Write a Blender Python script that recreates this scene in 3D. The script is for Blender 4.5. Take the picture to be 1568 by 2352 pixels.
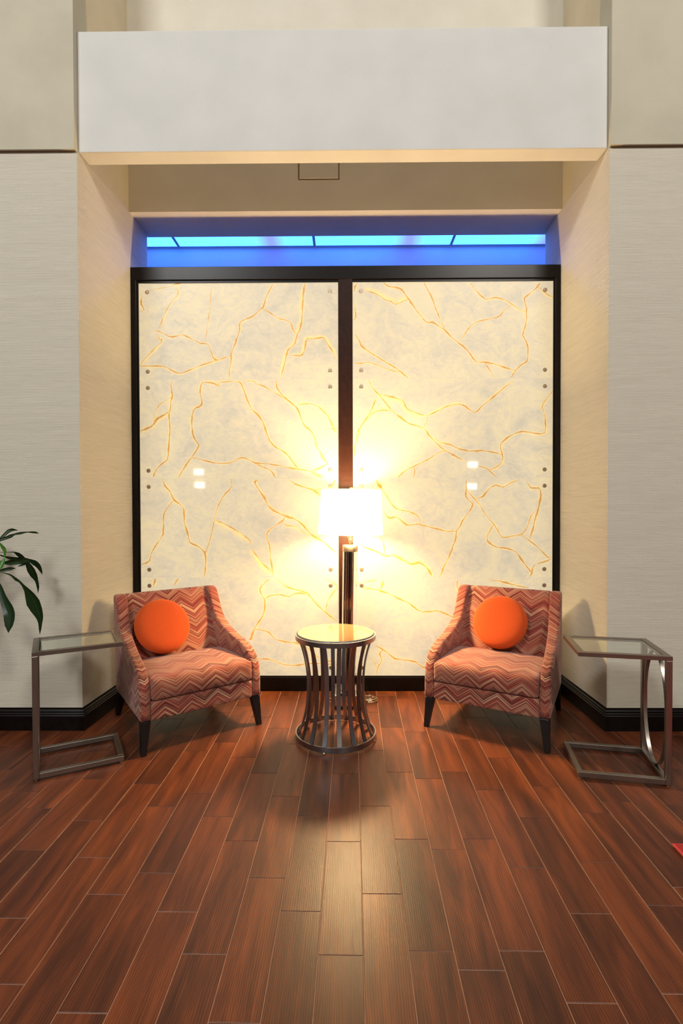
import bpy, bmesh, math, random
import numpy as np
from mathutils import Vector, Matrix
random.seed(7)
for o in list(bpy.data.objects): bpy.data.objects.remove(o, do_unlink=True)
SC = bpy.context.scene
COL = SC.collection
R = math.radians

# ------------------------------------------------------------------ camera
F, PITCH, YAW, ROLL, H = 1229.03, .0154, .0088, .0026, 1.53
cd = bpy.data.cameras.new('camera'); cam = bpy.data.objects.new('camera', cd); COL.objects.link(cam)
cd.sensor_fit = 'HORIZONTAL'; cd.sensor_width = 24.0; cd.lens = F * 24.0 / 1568.0; cd.clip_start = .02
cr, sr = math.cos(ROLL), math.sin(ROLL); cp, sp = math.cos(PITCH), math.sin(PITCH); cy_, sy_ = math.cos(YAW), math.sin(YAW)
def ray(px, py):
    x, y = px - 784, py - 1176
    x, y = cr * x - sr * y, sr * x + cr * y
    d = (x / F, 1.0, -y / F)
    d = (d[0], cp * d[1] + sp * d[2], -sp * d[1] + cp * d[2])
    return Vector((cy_ * d[0] - sy_ * d[1], sy_ * d[0] + cy_ * d[1], d[2]))
CAMP = Vector((0, 0, H))
def onY(px, py, Y): d = ray(px, py); return CAMP + d * (Y / d.y)
def onZ(px, py, z=0): d = ray(px, py); return CAMP + d * ((z - H) / d.z)
fwd = ray(784, 1176).normalized(); rgt = (ray(884, 1176) - ray(784, 1176)).normalized(); up = rgt.cross(fwd)
cam.matrix_world = Matrix(((rgt.x, up.x, -fwd.x, 0), (rgt.y, up.y, -fwd.y, 0), (rgt.z, up.z, -fwd.z, H), (0, 0, 0, 1)))
SC.camera = cam

# ------------------------------------------------------------------ world, lights, exposure
w = bpy.data.worlds.new('world'); SC.world = w; w.use_nodes = True
w.node_tree.nodes['Background'].inputs[0].default_value = (1.0, .96, .88, 1)
w.node_tree.nodes['Background'].inputs[1].default_value = .10
SC.view_settings.view_transform = 'Standard'; SC.view_settings.look = 'None'
SC.view_settings.gamma = 1; SC.view_settings.use_curve_mapping = False
SC.view_settings.exposure = 0.0
def area(name, loc, target, sx, sy, power, color):
    l = bpy.data.lights.new(name, 'AREA'); l.shape = 'RECTANGLE'; l.size = sx; l.size_y = sy; l.energy = power; l.color = color
    o = bpy.data.objects.new(name, l); COL.objects.link(o); o.location = loc
    o.rotation_euler = (Vector(target) - Vector(loc)).to_track_quat('-Z', 'Y').to_euler(); return o
area('skylight_left', (-4.6, -5.5, 8.8), (0, 3.6, 2.2), 2.6, 1.8, 660, (.98, .98, .97))
area('skylight_right', (3.8, -5.2, 8.3), (-.4, 3.6, 2.0), 1.6, 1.6, 490, (1.0, .94, .86))

# ------------------------------------------------------------------ materials
def mat(name): 
    m = bpy.data.materials.new(name); m.use_nodes = True
    return m, m.node_tree, m.node_tree.nodes['Principled BSDF']
def N(nt, t, **k):
    n = nt.nodes.new(t)
    for a, b in k.items():
        if a.startswith('_'): setattr(n, a[1:], b)
    return n
def math_(nt, op, a=None, b=None, c=None, clamp=False):
    n = nt.nodes.new('ShaderNodeMath'); n.operation = op; n.use_clamp = clamp
    for i, v in enumerate((a, b, c)):
        if v is None: continue
        if isinstance(v, (int, float)): n.inputs[i].default_value = v
        else: nt.links.new(v, n.inputs[i])
    return n.outputs[0]
def ramp(nt, fac, stops, interp='LINEAR'):
    n = nt.nodes.new('ShaderNodeValToRGB'); n.color_ramp.interpolation = interp
    e = n.color_ramp.elements
    while len(e) < len(stops): e.new(.5)
    for el, (p, c) in zip(e, stops): el.position = p; el.color = (*c, 1)
    nt.links.new(fac, n.inputs[0]); return n.outputs[0]
def noise(nt, vec, scale, detail=4, rough=.5, dist=0):
    n = nt.nodes.new('ShaderNodeTexNoise'); n.inputs['Scale'].default_value = scale; n.inputs['Detail'].default_value = detail
    n.inputs['Roughness'].default_value = rough; n.inputs['Distortion'].default_value = dist
    if vec is not None: nt.links.new(vec, n.inputs['Vector'])
    return n.outputs['Fac']
def mapping(nt, vec, scale=(1, 1, 1), loc=(0, 0, 0), rot=(0, 0, 0)):
    n = nt.nodes.new('ShaderNodeMapping'); n.inputs['Scale'].default_value = scale; n.inputs['Location'].default_value = loc; n.inputs['Rotation'].default_value = rot
    nt.links.new(vec, n.inputs[0]); return n.outputs[0]
def bump(nt, h, strength, dist, bs):
    n = nt.nodes.new('ShaderNodeBump'); n.inputs['Strength'].default_value = strength; n.inputs['Distance'].default_value = dist
    nt.links.new(h, n.inputs['Height']); nt.links.new(n.outputs[0], bs.inputs['Normal'])
def objco(nt): return nt.nodes.new('ShaderNodeTexCoord').outputs['Object']
def geopos(nt): return nt.nodes.new('ShaderNodeNewGeometry').outputs['Position']

def simple(name, col, rough=.5, metal=0, spec=.5, nscale=0, namp=.15, coat=0):
    m, nt, b = mat(name)
    b.inputs['Roughness'].default_value = rough; b.inputs['Metallic'].default_value = metal
    b.inputs['Specular IOR Level'].default_value = spec; b.inputs['Coat Weight'].default_value = coat; b.inputs['Coat Roughness'].default_value = .08
    f = noise(nt, objco(nt), nscale or 20, 5)
    lo = tuple(c * (1 - namp) for c in col); hi = tuple(min(1, c * (1 + namp)) for c in col)
    nt.links.new(ramp(nt, f, [(.3, lo), (.7, hi)]), b.inputs['Base Color'])
    return m

# grass-cloth wall covering: fine horizontal ribs
def grasscloth():
    m, nt, b = mat('grasscloth')
    p = geopos(nt)
    f1 = noise(nt, mapping(nt, p, (5, 5, 190)), 1, 4, .65)
    f2 = noise(nt, mapping(nt, p, (1.2, 1.2, 30)), 1, 3, .6)
    wv = N(nt, 'ShaderNodeTexWave'); wv.bands_direction = 'Z'; wv.inputs['Scale'].default_value = 42; wv.inputs['Distortion'].default_value = 1.0; wv.inputs['Detail'].default_value = 3
    nt.links.new(p, wv.inputs['Vector'])
    s = math_(nt, 'ADD', math_(nt, 'MULTIPLY', f1, .48), math_(nt, 'MULTIPLY', f2, .14))
    s = math_(nt, 'ADD', s, math_(nt, 'MULTIPLY', wv.outputs['Fac'], .26))
    nt.links.new(ramp(nt, s, [(.22, (.50, .46, .38)), (.5, (.66, .615, .505)), (.72, (.75, .71, .61))]), b.inputs['Base Color'])
    b.inputs['Roughness'].default_value = .75; b.inputs['Specular IOR Level'].default_value = .25
    bump(nt, s, .6, .004, b); return m
M_CLOTH = grasscloth()
def paint(name, lo, hi):
    m, nt, b = mat(name); p = geopos(nt)
    f = noise(nt, p, 260, 3, .6); g = noise(nt, p, 3, 4)
    nt.links.new(ramp(nt, g, [(.3, lo), (.7, hi)]), b.inputs['Base Color'])
    b.inputs['Roughness'].default_value = .8; b.inputs['Specular IOR Level'].default_value = .2
    bump(nt, f, .35, .003, b); return m
M_PAINT = paint('lit_wall_paint', (.68, .64, .54), (.74, .70, .60))  # tan paint lightened; stronger light on the upper back wall is in the colour
M_TAN = paint('tan_wall_paint', (.53, .49, .38), (.60, .55, .43))
M_BEAM = paint('beam_wall_paint', (.66, .655, .62), (.72, .71, .68))
M_BLACK = simple('black_lacquer', (.0055, .0035, .003), .30, spec=.20, nscale=30, namp=.3)
M_BLACK_LIT = simple('lit_black_lacquer', (.020, .0065, .0038), .28, spec=.30, nscale=30, namp=.3)  # frame lacquer browned for the mullion; the lamp's glow is in the colour
M_SEAM = simple('dark_seam', (.26, .17, .10), .7)

def onyx():
    m, nt, b = mat('backlit_onyx')
    p = geopos(nt)
    oi = nt.nodes.new('ShaderNodeObjectInfo')
    v = nt.nodes.new('ShaderNodeVectorMath'); v.operation = 'ADD'
    cmb = nt.nodes.new('ShaderNodeCombineXYZ'); nt.links.new(math_(nt, 'MULTIPLY', oi.outputs['Random'], 40), cmb.inputs[1])
    nt.links.new(p, v.inputs[0]); nt.links.new(cmb.outputs[0], v.inputs[1]); pv = v.outputs[0]
    a = noise(nt, pv, 2.3, 8, .66, 1.1); c = noise(nt, mapping(nt, pv, (1, 1, 1.5), (3, 8, 1), (0, .5, 0)), 8, 7, .68, 2.2)
    s = math_(nt, 'ADD', math_(nt, 'MULTIPLY', a, .62), math_(nt, 'MULTIPLY', c, .44))
    col = ramp(nt, s, [(.36, (1.0, .81, .47)), (.47, (.95, .77, .45)), (.55, (.85, .70, .46)), (.68, (.68, .59, .42))])
    nt.links.new(col, b.inputs['Emission Color']); b.inputs['Emission Strength'].default_value = .68
    dk = nt.nodes.new('ShaderNodeMix'); dk.data_type = 'RGBA'; dk.inputs[0].default_value = .88
    nt.links.new(col, dk.inputs[6]); dk.inputs[7].default_value = (.125, .13, .13, 1)
    nt.links.new(dk.outputs[2], b.inputs['Base Color'])
    b.inputs['Roughness'].default_value = .45; b.inputs['Coat Weight'].default_value = .8; b.inputs['Coat Roughness'].default_value = .03
    return m
M_ONYX = onyx()
def vein():
    m = bpy.data.materials.new('amber_vein'); m.use_nodes = True; nt = m.node_tree
    b = nt.nodes['Principled BSDF']; out = nt.nodes['Material Output']
    def at(n):
        a = nt.nodes.new('ShaderNodeAttribute'); a.attribute_name = n; return a.outputs['Fac']
    d, c, h, al, sd = at('vein_d'), at('vein_core'), at('vein_halo'), at('vein_along'), at('vein_side')
    cx = nt.nodes.new('ShaderNodeCombineXYZ'); nt.links.new(math_(nt, 'MULTIPLY', al, 1.0), cx.inputs[0]); nt.links.new(math_(nt, 'MULTIPLY', d, .25), cx.inputs[1])
    nf = noise(nt, cx.outputs[0], .22, 5, .65, .3)
    p = geopos(nt); n2 = noise(nt, p, 60, 4, .6)
    dd = math_(nt, 'ADD', d, math_(nt, 'MULTIPLY', math_(nt, 'SUBTRACT', nf, .5), 3.0))
    ad = math_(nt, 'ABSOLUTE', dd)
    n3 = noise(nt, p, 11, 3)
    cw = math_(nt, 'MULTIPLY', math_(nt, 'MULTIPLY', c, math_(nt, 'ADD', .35, math_(nt, 'MULTIPLY', n2, 1.3))), math_(nt, 'MULTIPLY', math_(nt, 'SUBTRACT', n3, .22), 3.2, clamp=False))
    core = math_(nt, 'SUBTRACT', 1, math_(nt, 'DIVIDE', ad, math_(nt, 'ADD', cw, .4)), clamp=True)
    core = math_(nt, 'POWER', core, .8)
    hs = math_(nt, 'GREATER_THAN', math_(nt, 'MULTIPLY', dd, sd), -1.0)
    halo = math_(nt, 'SUBTRACT', 1, math_(nt, 'DIVIDE', ad, math_(nt, 'ADD', h, .01)), clamp=True)
    cx2 = nt.nodes.new('ShaderNodeCombineXYZ'); nt.links.new(math_(nt, 'MULTIPLY', al, .55), cx2.inputs[0]); nt.links.new(math_(nt, 'MULTIPLY', d, .12), cx2.inputs[1])
    wisps = noise(nt, cx2.outputs[0], 1.0, 4, .6)
    wisps = math_(nt, 'MULTIPLY', math_(nt, 'SUBTRACT', wisps, .30), 2.6, clamp=True)
    big = noise(nt, p, 7, 2); big = math_(nt, 'MULTIPLY', math_(nt, 'SUBTRACT', big, .25), 4, clamp=True)
    halo = math_(nt, 'MULTIPLY', math_(nt, 'MULTIPLY', math_(nt, 'POWER', halo, 1.4), wisps), math_(nt, 'MULTIPLY', hs, 1.25))
    halo = math_(nt, 'MULTIPLY', halo, big)
    soft = math_(nt, 'MULTIPLY', math_(nt, 'SUBTRACT', 1, math_(nt, 'DIVIDE', ad, math_(nt, 'ADD', math_(nt, 'MULTIPLY', c, 2.2), 2.0)), clamp=True), .36)
    alpha = math_(nt, 'MAXIMUM', math_(nt, 'MAXIMUM', math_(nt, 'MULTIPLY', core, .92), halo), soft)
    col = ramp(nt, math_(nt, 'MULTIPLY', core, math_(nt, 'ADD', .55, n2)), [(.0, (.97, .68, .18)), (.25, (.86, .49, .045)), (.6, (.62, .31, .014)), (1, (.38, .15, .006))])
    nt.links.new(col, b.inputs['Base Color']); nt.links.new(col, b.inputs['Emission Color']); b.inputs['Emission Strength'].default_value = .54
    b.inputs['Roughness'].default_value = .45; b.inputs['Coat Weight'].default_value = .8; b.inputs['Coat Roughness'].default_value = .03
    tr = nt.nodes.new('ShaderNodeBsdfTransparent'); mx = nt.nodes.new('ShaderNodeMixShader')
    nt.links.new(alpha, mx.inputs[0]); nt.links.new(tr.outputs[0], mx.inputs[1]); nt.links.new(b.outputs[0], mx.inputs[2])
    nt.links.new(mx.outputs[0], out.inputs['Surface']); return m
M_VEIN = vein()

def tile_mat():
    m, nt, b = mat('wood_look_tile')
    oi = nt.nodes.new('ShaderNodeObjectInfo'); rnd = oi.outputs['Random']
    o = objco(nt)
    v = nt.nodes.new('ShaderNodeVectorMath'); v.operation = 'ADD'; cmb = nt.nodes.new('ShaderNodeCombineXYZ')
    nt.links.new(math_(nt, 'MULTIPLY', rnd, 37), cmb.inputs[0]); nt.links.new(math_(nt, 'MULTIPLY', rnd, 91), cmb.inputs[1])
    nt.links.new(o, v.inputs[0]); nt.links.new(cmb.outputs[0], v.inputs[1]); pv = v.outputs[0]
    streak = noise(nt, mapping(nt, pv, (14, 1.6, 1)), 1, 3, .55, .6)
    grain = noise(nt, mapping(nt, pv, (170, 5, 1)), 1, 3, .6, .3)
    wv = N(nt, 'ShaderNodeTexWave'); wv.bands_direction = 'X'; wv.inputs['Scale'].default_value = 12; wv.inputs['Distortion'].default_value = 9; wv.inputs['Detail'].default_value = 2; wv.inputs['Detail Scale'].default_value = .6
    nt.links.new(mapping(nt, pv, (3.2, .35, 1)), wv.inputs['Vector'])
    s = math_(nt, 'ADD', math_(nt, 'MULTIPLY', streak, .62), math_(nt, 'MULTIPLY', grain, .20))
    s = math_(nt, 'ADD', s, math_(nt, 'MULTIPLY', wv.outputs['Fac'], .12))
    s = math_(nt, 'ADD', s, math_(nt, 'MULTIPLY', math_(nt, 'SUBTRACT', rnd, .5), .13))
    nt.links.new(ramp(nt, s, [(.25, (.030, .0095, .0055)), (.45, (.082, .022, .0095)), (.62, (.178, .045, .014)), (.8, (.28, .080, .025))]), b.inputs['Base Color'])
    nt.links.new(math_(nt, 'ADD', .33, math_(nt, 'MULTIPLY', grain, .12)), b.inputs['Roughness'])
    b.inputs['Specular IOR Level'].default_value = .24
    bump(nt, math_(nt, 'ADD', grain, wv.outputs['Fac']), .07, .001, b); return m
M_TILE = tile_mat()
M_GROUT = simple('tan_grout', (.42, .24, .15), .8, nscale=40)

def chevron():
    m, nt, b = mat('chevron_fabric')
    uv = nt.nodes.new('ShaderNodeUVMap'); uv.uv_map = 'UVMap'
    sx = nt.nodes.new('ShaderNodeSeparateXYZ'); nt.links.new(uv.outputs[0], sx.inputs[0]); u, v = sx.outputs[0], sx.outputs[1]
    wob = noise(nt, mapping(nt, uv.outputs[0], (5, 5, 1)), 1, 2)
    uu = math_(nt, 'ADD', u, math_(nt, 'MULTIPLY', math_(nt, 'SUBTRACT', wob, .5), .03))
    tri = math_(nt, 'PINGPONG', uu, .0875)
    wv_ = math_(nt, 'ADD', v, math_(nt, 'MULTIPLY', tri, -.74))
    par = math_(nt, 'FLOOR', math_(nt, 'DIVIDE', uu, .0875))
    def strands(fw, fu, off):
        c = nt.nodes.new('ShaderNodeCombineXYZ'); nt.links.new(math_(nt, 'MULTIPLY', wv_, fw), c.inputs[0]); nt.links.new(math_(nt, 'MULTIPLY', uu, fu), c.inputs[1]); nt.links.new(math_(nt, 'MULTIPLY', par, .02), c.inputs[2])
        c.inputs[2].default_value = off
        mp = mapping(nt, c.outputs[0], (1, 1, 1), (off, off * 3.1, off))
        return noise(nt, mp, 1, 1.5, .5)
    f = math_(nt, 'MULTIPLY_ADD', math_(nt, 'SUBTRACT', strands(400, 2.4, 3.3), .5), 2.2, .5)
    hue = math_(nt, 'MULTIPLY_ADD', math_(nt, 'SUBTRACT', strands(110, 1.5, 9.1), .5), 1.8, .5)
    A = ramp(nt, f, [(.16, (.018, .005, .004)), (.30, (.10, .014, .009)), (.44, (.25, .026, .014)), (.57, (.32, .055, .022)), (.70, (.34, .13, .05)), (.86, (.46, .33, .18))])
    B = ramp(nt, f, [(.16, (.03, .009, .007)), (.30, (.15, .020, .018)), (.44, (.28, .042, .042)), (.57, (.25, .065, .060)), (.72, (.34, .18, .12)), (.88, (.50, .42, .29))])
    mx = nt.nodes.new('ShaderNodeMix'); mx.data_type = 'RGBA'; nt.links.new(hue, mx.inputs[0]); nt.links.new(A, mx.inputs[6]); nt.links.new(B, mx.inputs[7])
    nt.links.new(mx.outputs[2], b.inputs['Base Color'])
    b.inputs['Roughness'].default_value = .85; b.inputs['Sheen Weight'].default_value = .2; b.inputs['Specular IOR Level'].default_value = .2
    bump(nt, f, .5, .0018, b); return m
M_CHEV = chevron()
def weave(name, col, namp=.12):
    m, nt, b = mat(name); o = objco(nt)
    f = noise(nt, o, 420, 2, .7); g = noise(nt, mapping(nt, o, (60, 500, 60)), 1, 2)
    s = math_(nt, 'ADD', math_(nt, 'MULTIPLY', f, .6), math_(nt, 'MULTIPLY', g, .4))
    nt.links.new(ramp(nt, s, [(.3, tuple(c * (1 - 2 * namp) for c in col)), (.7, tuple(min(1, c * (1 + namp)) for c in col))]), b.inputs['Base Color'])
    b.inputs['Roughness'].default_value = .85; b.inputs['Sheen Weight'].default_value = .35; b.inputs['Sheen Tint'].default_value = (1, .5, .2, 1); b.inputs['Specular IOR Level'].default_value = .15
    bump(nt, s, .4, .001, b); return m
M_ORANGE = weave('orange_wool', (.50, .066, .011))
M_RED = weave('red_rug_pile', (.35, .008, .025), .3)

def brushed(name, col, rough, axis=(200, 200, 6)):
    m, nt, b = mat(name); o = objco(nt)
    f = noise(nt, mapping(nt, o, axis), 1, 3, .6)
    nt.links.new(ramp(nt, f, [(.3, tuple(c * .85 for c in col)), (.7, col)]), b.inputs['Base Color'])
    b.inputs['Metallic'].default_value = 1
    nt.links.new(math_(nt, 'ADD', rough, math_(nt, 'MULTIPLY', f, .12)), b.inputs['Roughness']); return m
M_STEEL = brushed('brushed_steel', (.36, .37, .40), .24)
M_PEWTER = brushed('pewter_tube', (.33, .29, .26), .30)
M_BRASS = brushed('satin_nickel', (.72, .56, .40), .22)
M_CHROME = brushed('dark_chrome_rod', (.34, .24, .20), .06, (30, 30, 2))
M_SCREW = brushed('screw_steel', (.46, .36, .26), .38)
M_LEG = simple('black_leg_wood', (.008, .007, .007), .35, spec=.4)
def glass(name, col, rough=.0, ior=1.45):
    m, nt, b = mat(name); b.inputs['Base Color'].default_value = (*col, 1); b.inputs['Roughness'].default_value = rough
    b.inputs['Transmission Weight'].default_value = 1; b.inputs['IOR'].default_value = ior; return m
M_GLASS = glass('green_tinted_glass', (.86, .95, .90))
M_ACRYL = glass('clear_acrylic', (1, 1, 1), 0, 1.25)
def stone_top():
    m, nt, b = mat('cream_stone_top'); o = objco(nt)
    f = noise(nt, o, 5, 5, .6, 1.2)
    nt.links.new(ramp(nt, f, [(.3, (.27, .155, .065)), (.6, (.31, .19, .085)), (.75, (.28, .14, .05))]), b.inputs['Base Color'])
    b.inputs['Roughness'].default_value = .10; b.inputs['Coat Weight'].default_value = 1; b.inputs['Coat Roughness'].default_value = .01; return m
M_STONE = stone_top()
def shade_mat():
    m = bpy.data.materials.new('linen_shade'); m.use_nodes = True; nt = m.node_tree; b = nt.nodes['Principled BSDF']; out = nt.nodes['Material Output']
    o = objco(nt); f = noise(nt, o, 300, 3)
    c = ramp(nt, f, [(.3, (.88, .86, .82)), (.7, (.94, .93, .90))])
    nt.links.new(c, b.inputs['Base Color']); b.inputs['Roughness'].default_value = .9; b.inputs['Emission Color'].default_value = (1, .70, .33, 1); b.inputs['Emission Strength'].default_value = 28
    t = nt.nodes.new('ShaderNodeBsdfTranslucent'); nt.links.new(c, t.inputs[0])
    mx = nt.nodes.new('ShaderNodeMixShader'); mx.inputs[0].default_value = .85
    nt.links.new(b.outputs[0], mx.inputs[1]); nt.links.new(t.outputs[0], mx.inputs[2]); nt.links.new(mx.outputs[0], out.inputs['Surface']); return m
M_SHADE = shade_mat()
def emit(name, col, strength):
    m, nt, b = mat(name); b.inputs['Base Color'].default_value = (*[min(1, c) for c in col], 1)
    b.inputs['Emission Color'].default_value = (*col, 1); b.inputs['Emission Strength'].default_value = strength; return m
def blue_diffuser():
    m, nt, b = mat('blue_light_diffuser'); o = objco(nt)
    sx = nt.nodes.new('ShaderNodeSeparateXYZ'); nt.links.new(o, sx.inputs[0])
    d = math_(nt, 'ABSOLUTE', math_(nt, 'SUBTRACT', sx.outputs[0], .24))
    g = math_(nt, 'MULTIPLY', math_(nt, 'SUBTRACT', d, .02), 6.5, clamp=True)
    c = ramp(nt, g, [(0, (.16, .20, 1.4)), (.5, (.14, .40, 2.4)), (1, (.12, .62, 3.5))])
    nt.links.new(c, b.inputs['Emission Color']); b.inputs['Emission Strength'].default_value = 1.9; b.inputs['Base Color'].default_value = (.2, .4, .8, 1); return m
M_BLUE = blue_diffuser()
M_ALU = simple('white_t_bar', (.35, .38, .5), .5)
M_BULB = emit('frosted_bulb', (1, .78, .5), 6)
M_WLIGHT = emit('wall_light_glass', (1, .86, .62), 34)
def leafmat(name, a, c):
    m, nt, b = mat(name); uv = nt.nodes.new('ShaderNodeUVMap'); uv.uv_map = 'UVMap'
    sx = nt.nodes.new('ShaderNodeSeparateXYZ'); nt.links.new(uv.outputs[0], sx.inputs[0])
    rib = math_(nt, 'SUBTRACT', 1, math_(nt, 'MULTIPLY', math_(nt, 'ABSOLUTE', sx.outputs[0]), 9), clamp=True)
    f = noise(nt, mapping(nt, uv.outputs[0], (30, 3, 1)), 1, 3)
    s = math_(nt, 'ADD', math_(nt, 'MULTIPLY', f, .7), math_(nt, 'MULTIPLY', rib, .5))
    nt.links.new(ramp(nt, s, [(.2, a), (.9, c)]), b.inputs['Base Color'])
    b.inputs['Roughness'].default_value = .3; b.inputs['Specular IOR Level'].default_value = .6; return m
M_LEAF = leafmat('dark_green_leaf', (.012, .035, .010), (.05, .12, .03))
M_LEAFB = leafmat('bright_green_leaf', (.05, .22, .01), (.16, .42, .04))

# ------------------------------------------------------------------ helpers
def link(name, me, m=None, parent=None):
    o = bpy.data.objects.new(name, me); COL.objects.link(o)
    if m: 
        me.materials.clear()
        for q in (m if isinstance(m, (list, tuple)) else [m]): me.materials.append(q)
    if parent: o.parent = parent
    return o
def obj(name, bm, m, parent=None, smooth=None, bev=0, seg=2):
    bmesh.ops.recalc_face_normals(bm, faces=bm.faces)
    if bev: bmesh.ops.bevel(bm, geom=[e for e in bm.edges if e.is_manifold and e.calc_face_angle(0) > .5], offset=bev, segments=seg, affect='EDGES', profile=.5)
    me = bpy.data.meshes.new(name); bm.to_mesh(me); bm.free()
    if smooth is not None:
        for p in me.polygons: p.use_smooth = True
        me.set_sharp_from_angle(angle=R(smooth))
    return link(name, me, m, parent)
def tag(o, label=None, cat=None, group=None, kind=None):
    for k, v in (('label', label), ('category', cat), ('group', group), ('kind', kind)):
        if v: o[k] = v
    return o
def empty(name, loc, rz=0):
    o = bpy.data.objects.new(name, None); COL.objects.link(o); o.location = loc; o.rotation_euler = (0, 0, rz); o.empty_display_size = .1; return o
def box(bm, x0, x1, y0, y1, z0, z1, M=None):
    vs = [bm.verts.new(v) for v in ((x0, y0, z0), (x1, y0, z0), (x1, y1, z0), (x0, y1, z0), (x0, y0, z1), (x1, y0, z1), (x1, y1, z1), (x0, y1, z1))]
    for f in ((0, 3, 2, 1), (4, 5, 6, 7), (0, 1, 5, 4), (1, 2, 6, 5), (2, 3, 7, 6), (3, 0, 4, 7)): bm.faces.new([vs[i] for i in f])
    if M: bmesh.ops.transform(bm, matrix=M, verts=vs)
    return vs
def prism(bm, pts, z0, z1):
    a = [bm.verts.new((x, y, z0)) for x, y in pts]; b = [bm.verts.new((x, y, z1)) for x, y in pts]; n = len(pts)
    bm.faces.new(a[::-1]); bm.faces.new(b)
    for i in range(n): bm.faces.new((a[i], a[(i + 1) % n], b[(i + 1) % n], b[i]))
def lathe(bm, prof, seg=48, cx=0, cy=0, closed=False):
    rings = []
    for r, z in prof: rings.append([bm.verts.new((cx + r * math.cos(2 * math.pi * i / seg), cy + r * math.sin(2 * math.pi * i / seg), z)) for i in range(seg)])
    rr = list(zip(rings, rings[1:])) + ([(rings[-1], rings[0])] if closed else [])
    for a, b in rr:
        for i in range(seg): bm.faces.new((a[i], a[(i + 1) % seg], b[(i + 1) % seg], b[i]))
    if not closed:
        bm.faces.new(rings[0][::-1]); bm.faces.new(rings[-1])
def tube(bm, pts, r, seg=8, closed=False):
    pts = [Vector(p) for p in pts]; n = len(pts); rings = []; prev = None
    for i, p in enumerate(pts):
        if closed: t = (pts[(i + 1) % n] - pts[i - 1]).normalized()
        else: t = (pts[min(i + 1, n - 1)] - pts[max(i - 1, 0)]).normalized()
        a = prev if prev is not None else (Vector((0, 0, 1)) if abs(t.z) < .9 else Vector((1, 0, 0)))
        a = (a - t * a.dot(t)).normalized(); prev = a; b = t.cross(a)
        rad = r[i] if isinstance(r, (list, tuple)) else r
        rings.append([bm.verts.new(p + a * rad * math.cos(2 * math.pi * k / seg) + b * rad * math.sin(2 * math.pi * k / seg)) for k in range(seg)])
    pr = list(zip(rings, rings[1:])) + ([(rings[-1], rings[0])] if closed else [])
    for A, B in pr:
        for k in range(seg): bm.faces.new((A[k], A[(k + 1) % seg], B[(k + 1) % seg], B[k]))
    if not closed: bm.faces.new(rings[0][::-1]); bm.faces.new(rings[-1])
def struct(name, bm, m, parent=None, **k):
    o = obj(name, bm, m, parent, **k)
    if not parent: o['kind'] = 'structure'
    return o

# ------------------------------------------------------------------ the room shell
YF, YP, ZS, ZT = 3.599, 4.346, 3.891, 7.6
bm = bmesh.new(); prism(bm, [(-6.5, YF), (-1.7935, YF), (-1.744, YP), (-1.735, 4.70), (-2.85, 4.70), (-2.85, 5.25), (-6.5, 5.25)], 0, ZS - .004); struct('wall_left', bm, M_CLOTH)
bm = bmesh.new(); prism(bm, [(6.5, YF), (1.7497, YF), (1.732, YP), (1.735, 4.70), (2.27, 4.70), (2.27, 5.25), (6.5, 5.25)], 0, ZS - .004); struct('wall_right', bm, M_CLOTH)
bm = bmesh.new(); prism(bm, [(-6.5, 3.575), (-1.80, 3.575), (-1.752, YP), (-6.5, YP)], ZS, ZT); struct('wall_upper_left', bm, M_TAN)
bm = bmesh.new(); prism(bm, [(6.5, 3.575), (1.751, 3.575), (1.742, YP), (6.5, YP)], ZS, ZT); struct('wall_upper_right', bm, M_TAN)
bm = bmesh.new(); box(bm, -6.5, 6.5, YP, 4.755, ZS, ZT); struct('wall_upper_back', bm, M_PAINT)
bm = bmesh.new(); box(bm, -2.85, 2.27, 5.10, 5.25, 0, 4.3); struct('wall_back', bm, M_BEAM)
bm = bmesh.new(); prism(bm, [(-1.797, 3.62), (1.749, 3.62), (1.747, 3.757), (-1.789, 3.757)], 3.897, 4.70)
struct('wall_header', bm, M_BEAM, bev=.006)
bm = bmesh.new()
prism(bm, [(-6.5, 3.590), (-1.803, 3.590), (-1.758, 4.40), (-6.5, 4.40)], ZS - .004, ZS); struct('trim_1', bm, M_SEAM)
bm = bmesh.new()
prism(bm, [(6.5, 3.590), (1.756, 3.590), (1.745, 4.40), (6.5, 4.40)], ZS - .004, ZS); struct('trim_2', bm, M_SEAM)
bm = bmesh.new(); box(bm, -2.85, 2.27, 4.756, 5.25, 4.02, 4.06); struct('ceiling', bm, M_BEAM)
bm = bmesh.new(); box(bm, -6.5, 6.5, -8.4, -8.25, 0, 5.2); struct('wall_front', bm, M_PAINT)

# baseboards: stepped black moulding
PROF = [(0, 0), (.020, 0), (.020, .098), (.016, .104), (.016, .112), (.012, .118), (.013, .128), (.007, .138), (.005, .150), (0, .150)]
def baseboard(name, path):
    bm = bmesh.new(); n = len(path); rows = []
    for i, p in enumerate(path):
        p = Vector(p); ns = []
        if i > 0: t = (p - Vector(path[i - 1])).normalized(); ns.append(Vector((t.y, -t.x)))
        if i < n - 1: t = (Vector(path[i + 1]) - p).normalized(); ns.append(Vector((t.y, -t.x)))
        nn = sum(ns, Vector((0, 0))).normalized(); k = 1 / max(.3, nn.dot(ns[0]))
        rows.append([bm.verts.new((p.x + nn.x * d * k, p.y + nn.y * d * k, z + .001)) for d, z in PROF])
    for a, b in zip(rows, rows[1:]):
        for j in range(len(PROF) - 1): bm.faces.new((a[j], a[j + 1], b[j + 1], b[j]))
        bm.faces.new((a[-1], a[0], b[0], b[-1]))
    bm.faces.new(rows[0]); bm.faces.new(rows[-1][::-1])
    return struct(name, bm, M_BLACK)
baseboard('baseboard_left', [(-6.4, YF - .001), (-1.7925, YF - .001), (-1.7435, YP - .008)])
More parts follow.
